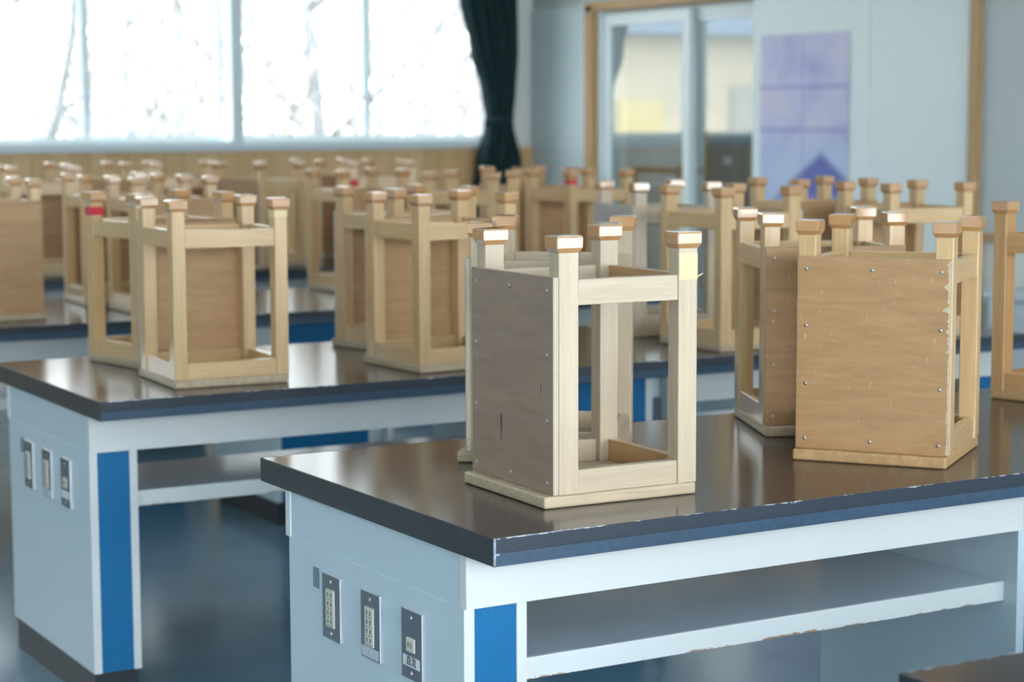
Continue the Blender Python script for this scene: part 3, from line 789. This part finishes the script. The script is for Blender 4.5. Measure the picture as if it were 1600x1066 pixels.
o = obj('worn_corner', bm, plain('bare_edge_core', (0.34, 0.38, 0.44), 0.6, 0.3, noise=0.5, nscale=160), tables[0])
o['label'] = 'pale worn corner of the edge strip'
# stickers that only the front table carries
def child_named(o, n): return [c for c in o.children if c.name.split('.')[0] == n]
front_plates = sorted(child_named(tables[0], 'outlet_plate'), key=lambda o: -sum(v.co.y for v in o.data.vertices))
for row in (0, 1):
    pl = sorted(child_named(tables[row], 'outlet_plate'), key=lambda o: -sum(v.co.y for v in o.data.vertices))
    bm = bmesh.new(); box(bm, -0.0008, -0.0002, 0.397, 0.463, 0.463, 0.4815); obj('label_strip', bm, M['sticker'], pl[1])
    bm = bmesh.new(); box(bm, -0.0008, -0.0002, 0.247, 0.307, 0.482, 0.5005); obj('label_strip', bm, M['label_white'], pl[2])
    if row == 0:
        cu_ = bpy.data.curves.new('writing', 'FONT'); cu_.body = '直流'; cu_.size = 0.0175; cu_.extrude = 0.0002
        cu_.align_x = 'CENTER'; cu_.align_y = 'CENTER'
        tmp = bpy.data.objects.new('writing', cu_); COL.objects.link(tmp)
        bpy.context.view_layer.update()
        me = bpy.data.meshes.new_from_object(tmp.evaluated_get(bpy.context.evaluated_depsgraph_get()))
        bpy.data.objects.remove(tmp)
        # text plane: reading direction runs towards -y, up is z, faces -x
        mt3 = Matrix(((0, 0, -1), (-1, 0, 0), (0, 1, 0))).to_4x4()
        me.transform(mt3)
        me.materials.clear(); me.materials.append(M['ink'])
        w_ = link('writing', me, pl[2], (-0.0011, 0.277, 0.4912))
        w_['label'] = 'black Japanese lettering for direct current'

# ------------------------------------------------------------------ stools (standing upside down)
SA, SB, HS = 0.301, 0.2915, 0.4533
LCX = (0.047-SA/2, 0.282-SA/2); LCY = (0.0165-SB/2, 0.275-SB/2)
HX, HY = 0.019, 0.0165
P = {}
bm = bmesh.new(); box(bm, -SA/2, SA/2, -SB/2, SB/2, 0, 0.0208, 0.005, 3); P['seat'] = mesh('seat', bm, M['seat_pale'])
bm = bmesh.new(); box(bm, -HX, HX, -HY, HY, 0.0208, HS-0.006, 0.0012, 1); P['leg'] = mesh('leg', bm, M['paleZ'])
bm = bmesh.new()
loft(bm, [(HX+.0012, HY+.0012, HS-.0285, 0, 0), (HX+.0052, HY+.0052, HS-.0205, 0, 0), (HX+.0056, HY+.0056, HS-.0035, 0, 0), (HX+.0042, HY+.0042, HS-.0008, 0, 0), (HX+.0015, HY+.0015, HS, 0, 0)])
bmesh.ops.bevel(bm, geom=[e for e in bm.edges if abs(e.verts[0].co.z-e.verts[1].co.z) > .003 and abs(e.verts[0].co.x-e.verts[1].co.x) < .006], offset=0.0012, segments=2, affect='EDGES')
P['foot_cap'] = mesh('foot_cap', bm, M['cap'])
def rail_mesh(name, axis, z0, z1):
    bm = bmesh.new()
    if axis == 'X': box(bm, LCX[0]+HX, LCX[1]-HX, -0.009, 0.009, z0, z1, 0.001, 1)
    else: box(bm, -0.009, 0.009, LCY[0]+HY, LCY[1]-HY, z0, z1, 0.001, 1)
    return mesh(name, bm, M['paleX'] if axis == 'X' else M['paleY'])
P['top_x'] = rail_mesh('top_rail', 'X', .337, .380); P['top_y'] = rail_mesh('top_rail', 'Y', .337, .380)
P['low_x'] = rail_mesh('seat_rail', 'X', .0208, .061); P['low_y'] = rail_mesh('seat_rail', 'Y', .0208, .061)
PX0, PX1 = LCX[0]-HX-0.011, LCX[0]-HX
bm = bmesh.new(); box(bm, PX0, PX1, -SB/2+.0005, SB/2-.0005, .0208, .385, 0.0012, 1)
for f in bm.faces:
    f.normal_update()
    if abs(f.normal.x) < 0.5: f.material_index = 1
P['panel'] = mesh('plywood_panel', bm, [M['ply_brown'], M['ply_side']])
bm = bmesh.new(); bmesh.ops.create_uvsphere(bm, u_segments=12, v_segments=8, radius=0.0034)
bmesh.ops.scale(bm, vec=(0.45, 1, 1), verts=bm.verts)
P['screw'] = mesh('screw', bm, M['steel'], True)
def setmat(o, *mats):
    for i, mt in enumerate(mats):
        o.material_slots[i].link = 'OBJECT'; o.material_slots[i].material = mt
SCREWS = [(y, z) for z in (.040, .145, .255, .362) for y in ((-.127, .002, .127) if z in (.040, .362) else (-.127, .127))]
def make_stool(tone, ply, seat):
    r = empty('stool')
    o = link('seat', P['seat'], r); setmat(o, M[seat])
    for i in (0, 1):
        for j in (0, 1):
            l = link('leg', P['leg'], r, (LCX[i], LCY[j], 0)); setmat(l, M[tone+'Z'])
            link('foot_cap', P['foot_cap'], l)
    for y in (LCY[0]-HY+.0115, LCY[1]+HY-.0115):
        for k in ('top_x', 'low_x'):
            o = link('top_rail' if k[0] == 't' else 'seat_rail', P[k], r, (0, y, 0)); setmat(o, M[tone+'X'])
    for x in (LCX[0]-HX+.0115, LCX[1]+HX-.0115):
        for k in ('top_y', 'low_y'):
            o = link('top_rail' if k[0] == 't' else 'seat_rail', P[k], r, (x, 0, 0)); setmat(o, M[tone+'Y'])
    p = link('plywood_panel', P['panel'], r); setmat(p, M[ply], M['ply_side'])
    for y, z in SCREWS: link('screw', P['screw'], p, (PX0-.0006, y, z))
    return r
def drop_screws(o):
    for c in child_named(o, 'plywood_panel'):
        for s in list(c.children): bpy.data.objects.remove(s)
PROTO = {}
for tone, ply, seat in (('pale', 'ply_brown', 'seat_pale'), ('honey', 'ply_tan', 'seat_pale'), ('orange', 'ply_tan', 'seat_orange')):
    PROTO[tone] = make_stool(tone, ply, seat)
used = set()
ANG = {'L': 0, 'F': PI/2, 'R': PI, 'B': -PI/2}
G = 'upturned wooden stools on the lab tables'
STOOLS = [
    # tone, panel side, x, y, heading, screws, label
    ('pale', 'L', 0.338, 0.305, -0.018, 1, 'pale upturned stool nearest the front table corner, dark panel at left, yellow tape'),
    ('pale', 'B', 0.490, 0.668, 0.883, 1, 'upturned stool mostly hidden directly behind the nearest pale stool with yellow tape'),
    ('honey', 'L', 1.050, 0.325, 0.637, 1, 'upturned stool on the front table with its broad tan screwed panel facing the viewer'),
    ('honey', 'F', 1.155, 0.676, -0.413, 1, 'upturned stool tucked behind the broad tan panel, only its left side showing'),
    ('orange', 'R', 1.930, 0.690, 0.23, 1, 'upturned orange brown stool cut off by the right edge of the photo'),
    ('honey', 'B', 0.338, 2.050, -0.046, 1, 'open upturned stool nearest the left corner of the second table'),
    ('honey', 'F', 0.365, 2.470, 0.171, 1, 'upturned stool with a red band below one foot, left end of second table'),
    ('honey', 'B', 0.963, 2.030, 0.059, 1, 'open upturned stool on the second table, partly hidden by the nearest pale stool'),
    ('honey', 'B', 1.080, 2.470, 0.203, 1, 'upturned stool on the second table behind the open one left of the nearest stool'),
    ('honey', 'R', 1.894, 2.008, 0.019, 1, 'upturned stool on the second table seen just right of the nearest stool'),
    ('pale', 'L', 1.908, 2.440, -0.165, 1, 'upturned stool with a panel coloured grey for its sheen, above the nearest stool, on the second table'),
    ('honey', 'B', 2.500, 2.000, -0.090, 1, 'upturned stool at the right front of the second table, before the plain wall panel'),
    ('honey', 'F', 2.520, 2.440, -0.050, 1, 'upturned stool at the right back of the second table, below the purple poster'),
    ('honey', 'F', 0.285, 3.902, -0.008, 1, 'upturned stool cut by the left edge, its whole screwed panel facing forward'),
    ('honey', 'B', 0.837, 4.285, -0.051, 0, 'upturned stool on the back half of the third table, left of the red banded stool'),
    ('honey', 'F', 0.872, 3.862, 0.011, 0, 'upturned stool on the third table, its feet showing just above the red banded stool'),
    ('honey', 'F', 1.796, 4.270, 0.067, 0, 'upturned stool standing on the back half of the third table, left of centre'),
    ('honey', 'B', 2.010, 3.800, 0.767, 0, 'upturned stool turned cornerwise on the third table, in front of the green curtain'),
    ('honey', 'B', 2.470, 3.800, 0.100, 0, 'upturned stool with a red band round its near leg, in front of the grey board'),
    ('orange', 'L', 2.499, 4.230, -0.004, 0, 'upturned stool on the third table behind the one with the red leg band'),
    ('honey', 'B', 0.979, 5.640, -0.136, 0, 'far upturned stool at the left edge, on the farthest table'),
    ('honey', 'F', 1.320, 6.030, 0.013, 0, 'far upturned stool on the farthest table, second from the left edge'),
    ('honey', 'B', 1.757, 6.060, -0.21, 0, 'far upturned stool on the farthest table, third from the left edge'),
    ('honey', 'L', 1.930, 5.590, 0.363, 0, 'far upturned stool on the farthest table standing cornerwise with two bright rails'),
    ('honey', 'F', 2.500, 6.040, 0.107, 0, 'far upturned stool at the right end of the farthest table, back row'),
    ('honey', 'B', 2.520, 5.600, -0.300, 0, 'far upturned stool with red marks, at the right end of the farthest table'),
]
SO = []
for tone, side, x, y, psi, scr, lab in STOOLS:
    if tone not in used:
        o = PROTO[tone]; used.add(tone)
    else:
        o = copy_tree(PROTO[tone])
        if not scr: drop_screws(o)
    o.location = (x, y, TH+0.0004); o.rotation_euler = (0, 0, psi+ANG[side])
    tag(o, lab, 'stool', G); SO.append(o)
def tape(stool, lx, ly, side_x, side_y, z0, z1, mt, label, wrap=False, name='tape'):
    """a strip of tape on a leg; lx,ly index the leg, side_* say which faces it covers"""
    cx, cy = LCX[lx], LCY[ly]; bm = bmesh.new(); e = 0.0006
    if wrap:
        for (a, b, c, d) in ((cx-HX-e, cx-HX, cy-HY-e, cy+HY+e), (cx+HX, cx+HX+e, cy-HY-e, cy+HY+e), (cx-HX, cx+HX, cy-HY-e, cy-HY), (cx-HX, cx+HX, cy+HY, cy+HY+e)):
            box(bm, a, b, c, d, z0, z1)
    else:
        if side_y: box(bm, cx-HX*0.98, cx+HX*0.98, *sorted((cy+side_y*HY, cy+side_y*(HY+e))), z0, z1)
        if side_x: box(bm, *sorted((cx+side_x*HX, cx+side_x*(HX+e))), cy-HY*0.98, cy+HY*0.98, z0, z1)
    o = obj(name, bm, mt, stool); o['label'] = label
    return o
tape(SO[0], 1, 0, 0, -1, HS-.082, HS-.037, M['tape_yellow'], 'torn pale yellow tape')
# torn curl on the yellow tape
bm = bmesh.new()
cx, cy = LCX[1], LCY[0]-HY
for k in range(6):
    a0, a1 = k/6, (k+1)/6
    p = lambda a: (cx+HX*0.9+0.012*a, cy-0.001-0.004*math.sin(a*2.2), HS-.080+0.010*a)
    v = [bm.verts.new(c) for c in (p(a0), p(a1), tuple(Vector(p(a1))+Vector((0, -.001, .004*(1-a1)+.0005))), tuple(Vector(p(a0))+Vector((0, -.001, .004*(1-a0)+.0005))))]
    bm.faces.new(v)
o = obj('tape', bm, M['tape_yellow'], SO[0]); o['label'] = 'curled end of the yellow tape'
tape(SO[5], 1, 1, 0, 0, HS-.046, HS-.030, M['tape_yellow'], 'yellow tape under a foot', wrap=True)
tape(SO[6], 1, 1, 0, 0, HS-.062, HS-.040, M['tape_red'], 'red tape below the foot', wrap=True)
tape(SO[18], 1, 0, 0, 0, HS-.050, HS-.034, M['tape_red'], 'red tape round the leg', wrap=True)
tape(SO[25], 0, 0, 0, 0, HS-.110, HS-.080, M['tape_red'], 'red tape round the leg', wrap=True)
tape(SO[25], 1, 0, 0, 0, HS-.110, HS-.080, M['tape_red'], 'red tape round the leg', wrap=True)
bm = bmesh.new(); box(bm, -0.013, 0.013, -0.0006, 0, -0.0045, 0.0045)
o = obj('tape', bm, M['tape_red'], SO[1], (0.062, LCY[0]-HY+.0025-.0004, 0.372)); o.rotation_euler = (0, -0.6, 0); o['label'] = 'small slanted red tape'
# shaded inner side of the nearest stool's far rails put in as browner wood
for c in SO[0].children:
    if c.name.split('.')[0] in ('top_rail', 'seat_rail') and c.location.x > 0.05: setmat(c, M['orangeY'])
for c in SO[10].children:
    if c.name.startswith('plywood_panel'): setmat(c, M['ply_sheen'], M['ply_side'])
for c in SO[2].children:
    if c.name.split('.')[0] == 'seat': setmat(c, M['seat_orange'])
# pale splintered right edge of the broad tan panel
rw = random.Random(5); bm = bmesh.new(); n_ = 90; prev = None
for k in range(n_+1):
    z = .024 + (.383-.024)*k/n_
    w = .0012 + .0016*rw.random() + (.006*rw.random()**3 if z > .2 else .002*rw.random())
    if .325 < z < .345: w += .007*(1-abs(z-.335)/.01)
    if .285 < z < .300: w += .009*(1-abs(z-.2925)/.0075)
    v = (bm.verts.new((PX0-.0004, -SB/2+.0012, z)), bm.verts.new((PX0-.0004, -SB/2+.0012+w, z)))
    if prev: bm.faces.new((prev[0], prev[1], v[1], v[0]))
    prev = v
o = obj('worn_edge', bm, plain('bare_wood_splinters', (0.60, 0.50, 0.36), 0.7, 0.2, noise=0.15, nscale=200), child_named(SO[2], 'plywood_panel')[0])
o['label'] = 'pale splintered edge'
# drips of stain on the nearest stool's panel
bm = bmesh.new()
for (y, z, w, h) in ((0.035, 0.115, 0.004, 0.026), (-0.105, 0.195, 0.0018, 0.012)):
    vs = [bm.verts.new((PX0-.0004, y+w*math.cos(t)*(0.7+0.3*math.sin(3*t)), z+h*math.sin(t))) for t in [2*PI*k/18 for k in range(18)]]
    bm.faces.new(vs)
o = obj('stain', bm, plain('dark_stain', (0.12, 0.07, 0.05), 0.6, 0.3), [c for c in SO[0].children if c.name.startswith('plywood_panel')][0])
o['label'] = 'dark drip stains'
